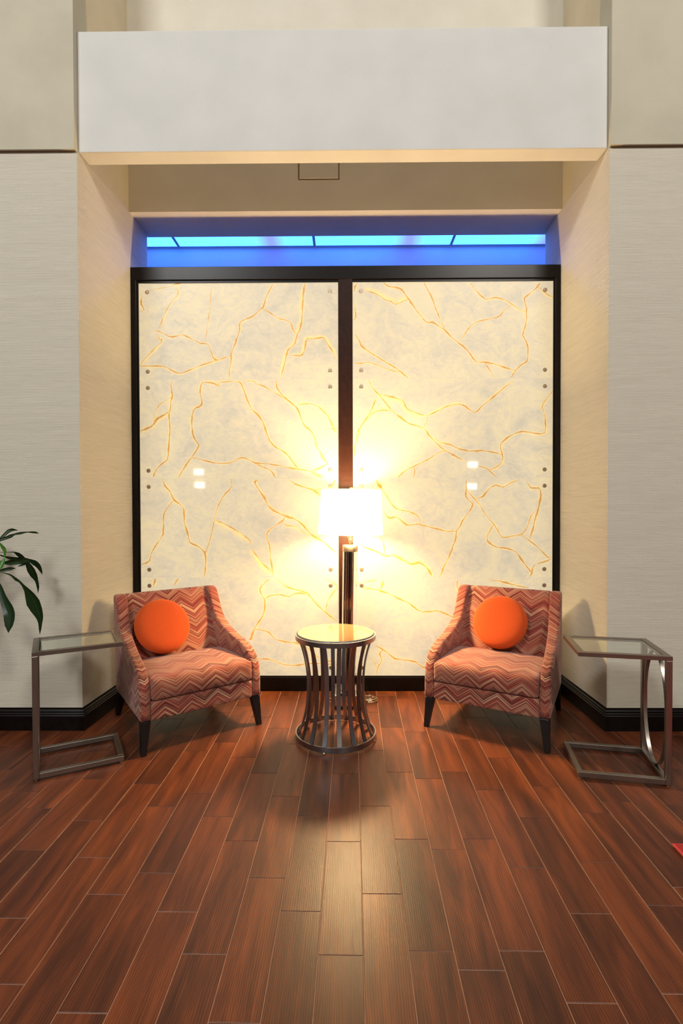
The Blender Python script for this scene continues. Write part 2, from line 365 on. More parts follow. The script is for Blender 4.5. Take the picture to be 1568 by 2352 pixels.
baseboard('baseboard_right', [(1.7315, YP - .008), (1.7487, YF - .001), (6.4, YF - .001)])

# access hatch on the upper back wall
hatch = empty('access_hatch', (-.2135, YP - .001, 4.129)); tag(hatch, 'small painted square access hatch in upper wall behind the beam', 'hatch')
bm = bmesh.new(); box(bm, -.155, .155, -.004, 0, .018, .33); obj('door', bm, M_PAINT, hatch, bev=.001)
bm = bmesh.new()
for b in ((-.166, .166, -.0015, .0005, .007, .0145), (-.166, -.158, -.0015, .0005, .0145, .35), (.158, .166, -.0015, .0005, .0145, .35), (-.158, .158, -.0015, .0005, .336, .35)): box(bm, *b)
obj('frame', bm, simple('hatch_edge_gap', (.20, .13, .07), .8), hatch)

# ------------------------------------------------------------------ floor: grout bed and individual wood-look tiles
TAU, TW, TL, TX0 = .0118, .1546, .6107, .0336
bm = bmesh.new(); box(bm, -6.5, 6.5, -8.25, 5.25, -.06, -.0022); floor = struct('floor', bm, M_GROUT)
PH = {-14: 3.027, -12: 2.796, -11: 2.642, -10: 2.318, -9: 1.932, -8: 1.662, -7: 2.056, -6: 1.571, -5: 1.974, -4: 1.787, -3: 1.549, -2: 1.983, -1: 1.79, 0: 2.078, 1: 1.812, 2: 1.741, 3: 1.818, 4: 1.63, 5: 1.99, 6: 1.666, 7: 2.035, 8: 2.137, 9: 3.573, 10: 2.726, 12: 3.077}
def tile_bm(bm, cx, cy, rz, g=.0022, z=0):
    a, b = TW / 2 - g / 2, TL / 2 - g / 2; e = .0013
    M = Matrix.Translation((cx, cy, z)) @ Matrix.Rotation(rz, 4, 'Z')
    lo = [bm.verts.new(M @ Vector(v)) for v in ((-a, -b, -.0022), (a, -b, -.0022), (a, b, -.0022), (-a, b, -.0022))]
    mi = [bm.verts.new(M @ Vector(v)) for v in ((-a, -b, -e), (a, -b, -e), (a, b, -e), (-a, b, -e))]
    hi = [bm.verts.new(M @ Vector(v)) for v in ((-a + e, -b + e, 0), (a - e, -b + e, 0), (a - e, b - e, 0), (-a + e, b - e, 0))]
    for A, B in ((lo, mi), (mi, hi)):
        for i in range(4): bm.faces.new((A[i], A[(i + 1) % 4], B[(i + 1) % 4], B[i]))
    bm.faces.new(hi)
tb = bmesh.new(); tile_bm(tb, 0, 0, 0); tme = bpy.data.meshes.new('floor_tile'); tb.to_mesh(tme); tb.free(); tme.materials.append(M_TILE)
ct, st = math.cos(TAU), math.sin(TAU)
def inview(x, y, mgn=0):
    if y < .6: return False
    px = 795 + x / y * F; py = 1157 + H / y * F
    return -mgn < px < 1568 + mgn and py < 2352 + mgn
cand, rest = [], []
for n in range(-44, 43):
    ph = PH.get(n, (n * .37 % 1) * TL)
    for k in range(-22, 9):
        X, Y = TX0 + (n + .5) * TW, ph + (k + .5) * TL
        x, y = ct * X + st * Y, -st * X + ct * Y
        if not (-6.4 < x < 6.4 and -8 < y < 4.9): continue
        vis = False
        for fx in (-.5, 0, .5):
            for fy in (-.5, -.25, 0, .25, .5):
                if inview(x + fx * TW, y + fy * TL): vis = True
        if y - TL / 2 > 4.34: continue
        if y - TL / 2 > 3.6 and abs(x) > 1.8: vis = False
        (cand if vis else rest).append((x, y))
cand.sort(key=lambda p: math.hypot(*p)); rest += cand[300:]; cand = cand[:300]
for i, (x, y) in enumerate(cand):
    o = bpy.data.objects.new('floor_tile', tme); COL.objects.link(o); o.parent = floor; o.location = (x, y, random.uniform(-.0005, .0002)); o.rotation_euler = (random.uniform(-.0006, .0006), random.uniform(-.002, .002), -TAU)
bm = bmesh.new()
for x, y in rest: tile_bm(bm, x, y, -TAU)
o = obj('floor_tiling', bm, M_TILE, floor); o['kind'] = 'stuff'
print('tiles', len(cand), len(rest))

# ------------------------------------------------------------------ blue luminous ceiling behind the panels
LB = ['first blue glowing ceiling panel at the left end of the cove', 'blue glowing ceiling panel left of centre above the black frame', 'blue glowing ceiling panel right of centre above the black frame', 'last blue glowing ceiling panel at the right end of the cove']
for i, x0 in enumerate((-2.849, -1.570, -.291, .988)):
    x1 = x0 + 1.279 if i < 3 else 2.267
    L = empty('ceiling_light', ((x0 + x1) / 2, 4.917, 3.955)); tag(L, LB[i], 'light', 'blue luminous ceiling panels')
    hw = (x1 - x0) / 2
    bm = bmesh.new(); box(bm, -hw + .012, hw - .012, -.148, .148, .003, .012); obj('diffuser', bm, M_BLUE, L)
    bm = bmesh.new()
    for b in ((-hw + .001, -hw + .012, -.16, .16, 0, .03), (hw - .012, hw - .001, -.16, .16, 0, .03), (-hw + .012, hw - .012, -.16, -.148, 0, .03), (-hw + .012, hw - .012, .148, .16, 0, .03)): box(bm, *b)
    obj('frame', bm, M_ALU, L)

# ------------------------------------------------------------------ the framed onyx panels
SCR = empty('onyx_screen', (0, YP, 0)); tag(SCR, 'tall black framed screen of eight backlit cream stone panels with amber veins', 'wall panel')
def rail(name, x0, x1, z0, z1, y0=0, y1=.048, lab=None):
    bm = bmesh.new(); box(bm, x0, x1, y0, y1, z0, z1); o = obj(name, bm, M_BLACK, SCR, bev=.003); return o
rail('top_rail', -1.742, 1.730, 3.345, 3.450)
rail('bottom_rail', -1.742, 1.730, .001, .112)
rail('side_rail', -1.742, -1.697, .112, 3.345); rail('side_rail', 1.688, 1.730, .112, 3.345)
m_ = rail('mullion', -.061, .055, .112, 3.345, .004); m_.data.materials[0] = M_BLACK_LIT
bm = bmesh.new()
for b in ((-1.697, 1.688, .012, .03, 3.325, 3.345), (-1.697, 1.688, .012, .03, .112, .121), (-1.697, -1.683, .012, .03, .121, 3.325), (1.676, 1.688, .012, .03, .121, 3.325)): box(bm, *b)
obj('inner_lip', bm, M_BLACK, SCR)
bm = bmesh.new(); box(bm, -1.697, 1.688, .040, .047, .112, 3.345); obj('backing_panel', bm, M_BEAM, SCR)

# veins, traced as (x, y) in four crops of the photograph; w = core half width, h = halo width, s = halo side
VE = {'A': (300, 640, 3.136), 'B': (790, 640, 3.136), 'C': (300, 1090, 3.136), 'D': (790, 1090, 3.0745)}
V = [
('A', 1.2, 0, 0, [(60,118),(115,95),(200,72),(310,52)]), ('A', 4, 8, -1, [(80,118),(75,165),(78,190),(95,225),(60,240)]), ('A', 7, 12, 1, [(305,45),(345,35),(375,30)]),
('A', 2, 16, 1, [(318,52),(345,95),(325,135),(290,175),(255,235),(225,310),(205,360)]),
('A', 3, 6, 1, [(175,377),(205,380),(255,407),(300,420),(350,408),(375,405),(430,430),(500,465),(555,473),(575,520),(600,575),(625,583)]),
('A', 8, 10, 0, [(585,560),(605,580),(625,585)]),
('A', 1.8, 20, 1, [(205,385),(203,432),(225,452),(175,500),(130,550),(90,590),(60,630)]),
('A', 3, 14, -1, [(60,628),(150,630),(220,630),(270,645),(345,683),(420,660),(520,620),(620,588),(715,558)]),
('A', 1.4, 5, 1, [(590,30),(578,110),(570,220),(555,320),(540,460)]),
('A', 3, 14, 1, [(1030,30),(1000,85),(970,150),(960,195),(945,213),(910,245),(860,280),(800,305),(782,335),(785,365),(765,430),(740,500),(722,555),(725,585),(715,650),(708,720)]),
('A', 3, 6, 1, [(950,215),(1010,250),(1060,285),(1120,300),(1155,325),(1165,360),(1195,405)]),
('A', 3.5, 24, -1, [(1255,30),(1243,110),(1238,200),(1232,290),(1220,360),(1200,400),(1185,460),(1165,490),(1135,510),(1115,580),(1100,640),(1080,718)]),
('A', 2.8, 22, 1, [(1155,550),(1200,555),(1235,550),(1255,500),(1262,450),(1280,430),(1320,435),(1385,425),(1420,475),(1455,525),(1493,580)]),
('A', 3.6, 12, -1, [(305,728),(290,770),(300,840),(290,880),(285,940),(275,990),(283,1080),(277,1160),(272,1240),(265,1300),(230,1330),(185,1375),(162,1432)]),
('A', 1.4, 8, 1, [(295,850),(245,888),(205,910),(180,970),(165,1030)]), ('A', 5, 24, 1, [(285,950),(235,985),(190,1010),(175,1035),(150,1065),(90,1090),(60,1105)]),
('A', 3.6, 14, -1, [(790,755),(740,733),(680,738),(640,745),(625,770),(600,755),(525,745),(505,775),(500,830),(512,880),(505,915),(465,935),(445,970),(440,1050),(450,1130),(470,1170),(490,1205),(455,1265),(435,1290),(400,1340),(365,1395),(345,1434)]),
('A', 3.8, 12, 1, [(770,733),(800,765),(820,820),(845,885),(870,940),(910,975),(950,1030),(975,1100),(1000,1165),(1045,1215),(1100,1245),(1145,1290),(1185,1345),(1215,1375)]),
('A', 2.3, 6, 0, [(800,738),(880,738),(905,758),(960,775),(1040,825),(1125,872)]),
('A', 3.6, 10, -1, [(1050,728),(1052,785),(1085,830),(1130,875),(1190,925),(1215,970),(1245,1050),(1290,1090),(1325,1145),(1340,1210),(1365,1250),(1390,1300),(1418,1328),(1370,1360),(1305,1390),(1345,1415),(1385,1436)]),
('A', 2.3, 16, 1, [(1190,912),(1240,903),(1310,905),(1360,930),(1410,980),(1450,1050),(1465,1100),(1490,1103)]), ('A', 2.5, 8, 0, [(1425,1085),(1493,1075)]),
('A', 3.2, 12, 1, [(440,1290),(500,1300),(590,1325),(680,1330),(740,1318),(800,1290),(850,1305),(900,1328),(1000,1335),(1100,1355),(1200,1372),(1310,1387)]),
('A', 3, 8, -1, [(890,1330),(940,1352),(1000,1378),(1030,1410),(1040,1434)]),
('C', 3.8, 13, 1, [(228,32),(250,85),(285,125),(310,180),(350,210),(378,240),(385,290),(385,340),(400,390),(415,440),(428,490),(480,515),(528,555),(540,610),(538,670),(530,736)]),
('C', 3, 10, -1, [(310,190),(275,225),(240,285),(235,340),(233,430),(195,490),(150,565),(135,620),(100,640),(68,655)]),
('C', 2.5, 7, 1, [(718,32),(730,85),(680,140),(640,205),(615,270),(600,340),(585,410),(565,490),(545,550),(535,570)]),
('C', 2.2, 34, -1, [(605,328),(660,348),(740,390),(830,450),(865,490),(870,530),(910,590),(950,640),(1000,685),(1020,695)]),
('C', 4.6, 14, 1, [(935,32),(892,50),(930,120),(970,180),(990,225),(1050,270),(1120,300),(1180,320),(1230,355),(1265,395),(1310,440),(1380,480),(1440,530),(1493,580)]),
('C', 3.2, 8, 1, [(1115,300),(1090,335),(1030,375),(990,410),(978,450),(1000,510),(1005,580),(1015,650),(1025,736)]), ('C', 2, 16, -1, [(1090,345),(1130,368),(1190,375),(1230,410),(1290,440)]),
('C', 2.8, 10, 1, [(1135,32),(1190,70),(1270,98),(1330,110),(1400,100)]), ('C', 8, 16, 1, [(1310,112),(1340,130),(1375,165)]), ('C', 3, 8, 0, [(1475,32),(1460,60),(1448,85)]),
('C', 5, 20, 1, [(180,745),(170,780),(165,812)]), ('C', 4, 8, 0, [(345,747),(325,775),(315,800)]),
('C', 3.6, 13, 1, [(1000,752),(960,785),(932,820),(940,860),(965,900),(965,960),(950,1020),(915,1070),(890,1115),(875,1150),(865,1185),(850,1185)]),
('C', 3.6, 10, 1, [(1055,748),(1110,800),(1160,822),(1220,835),(1275,860),(1310,900),(1350,945),(1400,990),(1450,1030),(1493,1058)]),
('C', 2.8, 8, 1, [(965,895),(1010,872),(1080,865),(1140,880),(1180,858),(1240,855),(1275,862)]),
('C', 2.4, 6, 0, [(1405,750),(1480,795),(1478,825),(1430,890),(1412,940),(1408,995)]),
('C', 3, 10, 1, [(890,1115),(950,1120),(1000,1140),(1030,1175),(1070,1195),(1150,1210),(1190,1212),(1260,1240),(1330,1300),(1400,1340),(1490,1345)]),
('C', 2.6, 8, 0, [(925,1330),(980,1328),(1040,1345),(1100,1368),(1180,1375),(1250,1365),(1330,1360),(1493,1370)]),
('C', 3, 10, 1, [(110,900),(200,980),(260,1100),(400,1180),(560,1240),(700,1300),(925,1330)]),
('B', 5, 14, 1, [(100,32),(75,60),(65,90)]), ('B', 1.8, 30, 1, [(140,75),(200,98),(250,120),(290,148),(340,165),(370,185),(430,160),(470,145)]),
('B', 3.8, 10, -1, [(285,30),(320,55),(405,72),(440,115),(480,170),(530,240),(565,285),(600,315),(640,315),(690,350),(730,375),(770,420),(810,452),(860,490),(910,545),(950,598),(1000,600),(1060,610),(1130,630),(1200,655),(1240,660)]),
('B', 3, 7, 1, [(575,30),(610,95),(640,155),(665,230),(700,310),(725,370)]), ('B', 2.8, 14, -1, [(905,30),(960,95),(1015,147),(1060,140),(1110,138),(1160,155),(1210,185),(1260,220),(1310,240)]),
('B', 2.3, 6, 0, [(1210,190),(1160,220),(1125,265),(1080,283),(1000,300),(940,320),(890,365),(855,420),(820,450)]),
('B', 3.6, 10, 1, [(1410,30),(1390,60),(1340,105),(1297,145),(1312,200),(1312,300),(1300,360),(1285,405),(1310,450),(1323,510),(1318,590),(1290,612),(1235,660),(1200,718)]),
('B', 2.4, 16, -1, [(1395,60),(1440,95),(1470,120),(1510,135)]), ('B', 2, 5, 0, [(1005,605),(1040,645),(1085,718)]), ('B', 2.4, 5, 0, [(72,170),(85,265),(65,300)]),
('B', 3.4, 8, 0, [(78,400),(112,450),(125,485),(200,540),(290,595),(360,638),(405,668),(460,718)]), ('B', 1.8, 8, -1, [(65,607),(130,610),(180,605),(250,628),(330,658),(400,675)]),
('B', 3.6, 8, 1, [(175,730),(205,785),(240,825),(280,870),(340,945),(400,995),(470,1045),(570,1075),(605,1120),(650,1170),(710,1225),(750,1250),(820,1290),(890,1325)]),
('B', 2.4, 28, -1, [(240,830),(330,850),(420,875),(440,920),(475,950),(530,970),(590,990)]),
('B', 3.2, 12, 1, [(240,845),(215,900),(180,980),(140,1035),(105,1090),(90,1160),(75,1210),(70,1250),(80,1310)]), ('B', 2.4, 22, 1, [(170,995),(240,955),(300,948),(350,960)]),
('B', 2.8, 16, 1, [(590,988),(650,965),(740,920),(830,905),(880,925),(940,965),(990,920),(1060,865),(1140,795),(1225,730)]), ('B', 2, 5, 0, [(595,985),(600,1020),(570,1070)]),
('B', 3.6, 9, -1, [(640,1150),(700,1180),(760,1195),(820,1222),(900,1243),(980,1238),(1060,1248),(1135,1268)]),
('B', 3.2, 14, 1, [(1510,800),(1470,850),(1440,890),(1425,930),(1445,970),(1448,1040),(1445,1110),(1380,1115),(1290,1100),(1230,1115),(1170,1150),(1130,1190),(1125,1215),(1138,1265),(1138,1320),(1090,1360),(1040,1378)]),
('B', 2.4, 6, 0, [(740,1245),(690,1250),(610,1300),(550,1330),(495,1355),(440,1385),(400,1420),(385,1436)]), ('B', 2.4, 6, 0, [(500,1355),(510,1390),(497,1436)]), ('B', 3.2, 8, 1, [(960,1350),(1000,1358),(1040,1378),(1105,1438)]),
('D', 3, 8, 1, [(230,50),(260,95),(300,150),(340,215),(380,245),(450,260),(510,285),(535,320),(535,345)]), ('D', 12, 26, 0, [(225,38),(245,75),(265,95)]),
('D', 3.3, 10, 1, [(280,260),(315,305),(370,300),(410,330),(450,358),(520,350),(600,370),(690,393),(740,402),(795,398)]),
('D', 2.4, 8, 0, [(862,35),(862,90),(880,130),(920,170),(960,220),(1000,285),(1055,350),(1085,395),(1115,443),(1180,435),(1240,425),(1270,405),(1300,350),(1320,290),(1360,250)]),
('D', 3.3, 10, 1, [(865,95),(857,150),(885,185),(908,215),(880,265),(840,320),(815,370),(793,400),(785,460),(770,500),(745,570),(710,640),(690,690),(672,730)]),
('D', 2.8, 13, 1, [(925,172),(980,155),(1020,105),(1070,75),(1120,90),(1170,60),(1235,37)]), ('D', 4.6, 13, 1, [(1290,45),(1320,95),(1375,95),(1388,150),(1370,240),(1350,310),(1330,390),(1305,465)]),
('D', 2.8, 10, 1, [(1245,420),(1280,445),(1305,465),(1370,515),(1440,585),(1472,580)]), ('D', 3, 8, 1, [(1472,592),(1430,610),(1365,630),(1335,650),(1325,695),(1305,730)]),
('D', 3.8, 12, -1, [(1055,355),(1020,410),(1010,465),(1070,510),(1140,520),(1210,545),(1250,600),(1290,650),(1325,695)]), ('D', 3, 6, 0, [(262,435),(280,500),(290,575)]),
('D', 4, 20, 1, [(75,470),(150,515),(220,540),(290,575),(340,572),(390,590),(450,625),(490,632),(530,622),(580,655),(605,690),(622,730)]),
('D', 3.3, 8, 1, [(65,745),(110,775),(150,800),(220,812),(300,835),(380,875),(460,910),(510,950),(560,970),(650,962),(710,980),(770,1010),(900,1080),(1050,1120),(1250,1130),(1450,1180)]),
('D', 2.4, 8, 0, [(110,765),(170,755),(240,742)]), ('D', 4.6, 10, 0, [(280,742),(270,780),(255,815)]), ('D', 2.6, 20, -1, [(805,742),(795,780),(815,835),(850,900)]), ('D', 3.6, 14, 1, [(1030,742),(1100,752),(1180,775),(1300,800)]),
('D', 3.8, 9, 1, [(215,1200),(270,1235),(310,1260),(360,1300),(430,1310),(510,1325),(555,1360),(700,1380),(900,1360)]), ('D', 3.3, 8, 0, [(270,1240),(250,1270),(268,1310),(240,1355),(230,1412)]), ('D', 2, 5, 0, [(180,1290),(215,1330),(232,1370)]),
]
YQ = YP + .020          # panel front plane
rows = [3.352, 2.5445, 1.7385, .928, .121]
panels = {}
for c, (x0, x1) in enumerate(((-1.690, -.0615), (.0555, 1.682))):
    for r in range(4):
        panels[(c, r)] = dict(b=(x0, x1, rows[r + 1] + .0005, rows[r] - .0005), veins=[])
mmpx = YQ / F * 1000
for key, cw, hw, sd, pts in V:
    ox, oy, s = VE[key]
    P = [(ox + x / s, oy + y / s) for x, y in pts]
    my = sum(p[1] for p in P) / len(P); mx_ = sum(p[0] for p in P) / len(P)
    W = [onY(*p, YQ) for p in P]
    c = 0 if mx_ < 792 else 1; mz = sum(q.z for q in W) / len(W)
    r = 0 if mz > rows[1] else 1 if mz > rows[2] else 2 if mz > rows[3] else 3
    panels[(c, r)]['veins'].append((W, cw * mmpx / s, hw * 1.5 * mmpx / s, sd))
PL = {(0, 0): 'top left', (1, 0): 'top right', (0, 1): 'second left', (1, 1): 'second right', (0, 2): 'third left', (1, 2): 'third right', (0, 3): 'bottom left', (1, 3): 'bottom right'}
def build_panel(key):
    x0, x1, z0, z1 = panels[key]['b']
    yo = YQ - YP
    vs = [(x0, yo, z0), (x1, yo, z0), (x1, yo, z1), (x0, yo, z1), (x0, yo + .016, z0), (x1, yo + .016, z0), (x1, yo + .016, z1), (x0, yo + .016, z1)]
    fs = [(0, 1, 2, 3), (7, 6, 5, 4), (0, 4, 5, 1), (1, 5, 6, 2), (2, 6, 7, 3), (3, 7, 4, 0)]; mi = [0] * 6
    at = {k: [0.0] * 8 for k in ('vein_d', 'vein_core', 'vein_halo', 'vein_along', 'vein_side')}
    rg = random.Random(hash(key) % 999 + 5)
    for vi, (W, cw, hw, sd) in enumerate(panels[key]['veins']):
        # subdivide with a little wander
        pts = [(q.x, q.z) for q in W]; out = []
        for i in range(len(pts) - 1):
            p0 = pts[max(i - 1, 0)]; p1, p2 = pts[i], pts[i + 1]; p3 = pts[min(i + 2, len(pts) - 1)]
            for k in range(5):
                t = k / 5; q = []
                for a in (0, 1): q.append(.5 * (2 * p1[a] + (p2[a] - p0[a]) * t * .7 + (-.7 * p3[a] * 0 + 0) + 0) if False else p1[a] + (p2[a] - p1[a]) * t + .12 * math.sin(math.pi * t) * ((p1[a] - p0[a]) - (p3[a] - p2[a])) * .5)
                j = .0014 if k else 0
                out.append((q[0] + rg.uniform(-j, j), q[1] + rg.uniform(-j, j)))
        out.append(pts[-1]); n = len(out); Wd = max(cw * 2.4 + 4, hw) / 1000 + .002
        yy = yo - .00015 - .00003 * vi; base = len(vs); al = rg.uniform(0, 500); L = 0
        for i, p in enumerate(out):
            a, b = out[max(i - 1, 0)], out[min(i + 1, n - 1)]
            t = Vector((b[0] - a[0], b[1] - a[1])).normalized(); nn = Vector((-t.y, t.x))
            if i: L += math.hypot(p[0] - out[i - 1][0], p[1] - out[i - 1][1]) * 1000
            tp = min(1, .25 + i / 6, .25 + (n - 1 - i) / 6)
            vw = 1 + .45 * math.sin(L * .045 + al) 
            for e in (-1, 1):
                q = (p[0] + nn.x * Wd * e, p[1] + nn.y * Wd * e)
                vs.append((min(max(q[0], x0), x1), yy, min(max(q[1], z0), z1)))
                ee = e * Wd * 1000
                at['vein_d'].append(ee); at['vein_core'].append(cw * 1.75 * tp * vw); at['vein_halo'].append(hw * tp); at['vein_along'].append(al + L); at['vein_side'].append(sd)
        for i in range(n - 1):
            fs.append((base + 2 * i, base + 2 * i + 1, base + 2 * i + 3, base + 2 * i + 2)); mi.append(1)
    me = bpy.data.meshes.new('stone_panel'); me.from_pydata(vs, [], fs)
    for k, v in at.items(): me.attributes.new(k, 'FLOAT', 'POINT').data.foreach_set('value', v)
    me.materials.append(M_ONYX); me.materials.append(M_VEIN); me.polygons.foreach_set('material_index', mi)
    o = bpy.data.objects.new('stone_panel', me); COL.objects.link(o); o.parent = SCR
    o['label'] = PL[key] + ' backlit stone panel'
    return o
sbm = bmesh.new(); lathe(sbm, [(.0165, 0), (.0165, .003), (.0145, .005), (.003, .0055)], 20)
bmesh.ops.rotate(sbm, verts=sbm.verts, cent=(0, 0, 0), matrix=Matrix.Rotation(R(90), 3, 'X'))
sme = bpy.data.meshes.new('screw'); sbm.to_mesh(sme); sbm.free(); sme.materials.append(M_SCREW)
for key in panels:
    po = build_panel(key); c, r = key
    xs = (-1.614, -.128) if c == 0 else (.124, 1.611)
    for x in xs:
        for z in ((3.254 if r == 0 else rows[r] - .066), rows[r + 1] + .066):
            s = bpy.data.objects.new('screw', sme); COL.objects.link(s); s.parent = po; s.location = (x, YQ - YP - .0004, z)

# ------------------------------------------------------------------ chevron armchairs
def set_uv(me, fn):
    uv = me.uv_layers.new(name='UVMap')
    for p in me.polygons:
        n = p.normal
        for li in p.loop_indices:
            uv.data[li].uv = fn(me.vertices[me.loops[li].vertex_index].co, n)
def prism_yz(prof, xa, xb):
    """side profile (y, z) extruded across x, with xa / xb giving the two faces' x at y, z"""
    bm = bmesh.new(); a = [bm.verts.new((xa(y, z), y, z)) for y, z in prof]; b = [bm.verts.new((xb(y, z), y, z)) for y, z in prof]; n = len(prof)
    bm.faces.new(a); bm.faces.new(b[::-1])
    for i in range(n): bm.faces.new((a[i], b[i], b[(i + 1) % n], a[(i + 1) % n]))
    bmesh.ops.recalc_face_normals(bm, faces=bm.faces); return bm
def rbox(x0, x1, y0, y1, z0, z1, r, nx=16, ny=14, nz=6, f=None):
    """rounded box with an optional shaping function"""
    bm = bmesh.new(); V_ = {}
    def vert(i, j, k):
        if (i, j, k) in V_: return V_[(i, j, k)]
        def ax(t, n, a, b):
            # concentrate samples near the ends
            u = t / n; u = .5 - .5 * math.cos(math.pi * u); return a + (b - a) * u
        p = Vector((ax(i, nx, x0, x1), ax(j, ny, y0, y1), ax(k, nz, z0, z1)))
        q = Vector((min(max(p.x, x0 + r), x1 - r), min(max(p.y, y0 + r), y1 - r), min(max(p.z, z0 + r), z1 - r)))
        d = p - q
        if d.length > 1e-9: p = q + d.normalized() * min(r, d.length if d.length < r else r)
        if f: p = f(p)
        V_[(i, j, k)] = bm.verts.new(p); return V_[(i, j, k)]
    for i in range(nx):
        for j in range(ny):
            bm.faces.new((vert(i, j, 0), vert(i, j + 1, 0), vert(i + 1, j + 1, 0), vert(i + 1, j, 0))); bm.faces.new((vert(i, j, nz), vert(i + 1, j, nz), vert(i + 1, j + 1, nz), vert(i, j + 1, nz)))
    for i in range(nx):
        for k in range(nz):
            bm.faces.new((vert(i, 0, k), vert(i + 1, 0, k), vert(i + 1, 0, k + 1), vert(i, 0, k + 1))); bm.faces.new((vert(i, ny, k), vert(i, ny, k + 1), vert(i + 1, ny, k + 1), vert(i + 1, ny, k)))
    for j in range(ny):
        for k in range(nz):
            bm.faces.new((vert(0, j, k), vert(0, j, k + 1), vert(0, j + 1, k + 1), vert(0, j + 1, k))); bm.faces.new((vert(nx, j, k), vert(nx, j + 1, k), vert(nx, j + 1, k + 1), vert(nx, j, k + 1)))
    return bm
def fabric(name, bm, uvfn, parent, bev=0, seg=4):
    bmesh.ops.recalc_face_normals(bm, faces=bm.faces)
    if bev: bmesh.ops.bevel(bm, geom=[e for e in bm.edges if e.calc_face_angle(0) > 1.0], offset=bev, segments=seg, affect='EDGES', profile=.5)
    me = bpy.data.meshes.new(name); bm.to_mesh(me); bm.free(); set_uv(me, uvfn)
    for p in me.polygons: p.use_smooth = True
    me.set_sharp_from_angle(angle=R(50))
    return link(name, me, M_CHEV, parent)
ARM = [(0, .2), (0, .33), (.012, .41), (.045, .470), (.10, .512), (.20, .548), (.34, .580), (.45, .615), (.535, .662), (.593, .73), (.633, .808), (.664, .862), (.70, .886), (.765, .880), (.785, .862), (.72, .2)]
def make_chair(name, label, loc, rz, group):
    t = empty(name, (*loc, 0), rz); tag(t, label, 'armchair', group)
    for s in (-1, 1):
        inn = lambda y, z: s * (.343 - .050 * max(0, (y - .15)) / .63)
        out = lambda y, z: s * (.410 - .036 * max(0, (y - .2)) / .58)
        bm = prism_yz(ARM, inn, out)
        # arc length along the arm top for the pattern
        al = [0]
        for a, b in zip(ARM, ARM[1:]): al.append(al[-1] + math.hypot(b[0] - a[0], b[1] - a[1]))
        def uvf(co, n, s=s):
            if abs(n.x) > .7: return (co.y + .05, co.z)
            best, bl = 1e9, 0
            for i in range(len(ARM) - 1):
                ax, ay = ARM[i]; bx, by = ARM[i + 1]; dx, dy = bx - ax, by - ay
                tt = max(0, min(1, ((co.y - ax) * dx + (co.z - ay) * dy) / (dx * dx + dy * dy)))
                dd = math.hypot(co.y - ax - dx * tt, co.z - ay - dy * tt)
                if dd < best: best = dd; bl = al[i] + tt * (al[i + 1] - al[i])
            return (s * co.x - .375, bl * 1.0)
        fabric('arm', bm, uvf, t, bev=.022)
    bk = [(.490, .322), (.520, .45), (.705, .845), (.718, .868), (.742, .882), (.765, .878), (.781, .86), (.716, .205), (.60, .205), (.60, .322)]
    hw = lambda y, z: .336 - .036 * max(0, (z - .45)) / .43
    fabric('backrest', prism_yz(bk, lambda y, z: -hw(y, z), lambda y, z: hw(y, z)), lambda co, n: (co.x, co.z * 1.1), t, bev=.012, seg=3)
    fabric('seat_base', rbox(-.342, .342, .002, .598, .2, .3165, .01), lambda co, n: (co.x, co.z + co.y * .9), t)
    def crown(p):
        cx, cyy = p.x / .341, (p.y - .25) / .28
        k = max(0, 1 - cx ** 4) * max(0, 1 - abs(cyy) ** 3)
        if p.z > .39: p.z += .020 * k
        if p.y < .1: p.y -= .010 * math.sin(math.pi * max(0, min(1, (p.z - .32) / .13))) * (1 - cx ** 6)
        return p
    fabric('seat_cushion', rbox(-.341, .341, -.006, .505, .319, .450, .022, 24, 18, 8, crown), lambda co, n: (co.x + .02, co.z + co.y * .85), t)
    # black piping gap under the cushion
    for (tx, ty, fx, fy) in ((-.372, .036, -.392, .006), (.372, .036, .392, .006), (-.345, .675, -.352, .765), (.345, .675, .352, .765)):
        bm = bmesh.new(); a, b = .029, .016
        A = [bm.verts.new((tx + i * a, ty + j * a, .2005)) for i, j in ((-1, -1), (1, -1), (1, 1), (-1, 1))]
        B = [bm.verts.new((fx + i * b, fy + j * b, 0.0005)) for i, j in ((-1, -1), (1, -1), (1, 1), (-1, 1))]
        bm.faces.new(A); bm.faces.new(B[::-1])
        for i in range(4): bm.faces.new((A[i], B[i], B[(i + 1) % 4], A[(i + 1) % 4]))
        obj('leg', bm, M_LEG, t, bev=.003)
    return t
THL, THR = R(37.0), R(-29.3)
make_chair('armchair', 'red and cream chevron armchair under the left wall, facing right', (-.9205, 3.452), THL, 'chevron armchairs beside the stone panels')
make_chair('armchair', 'red and cream chevron armchair beside the right wall, facing left', (.887, 3.462), THR, 'chevron armchairs beside the stone panels')

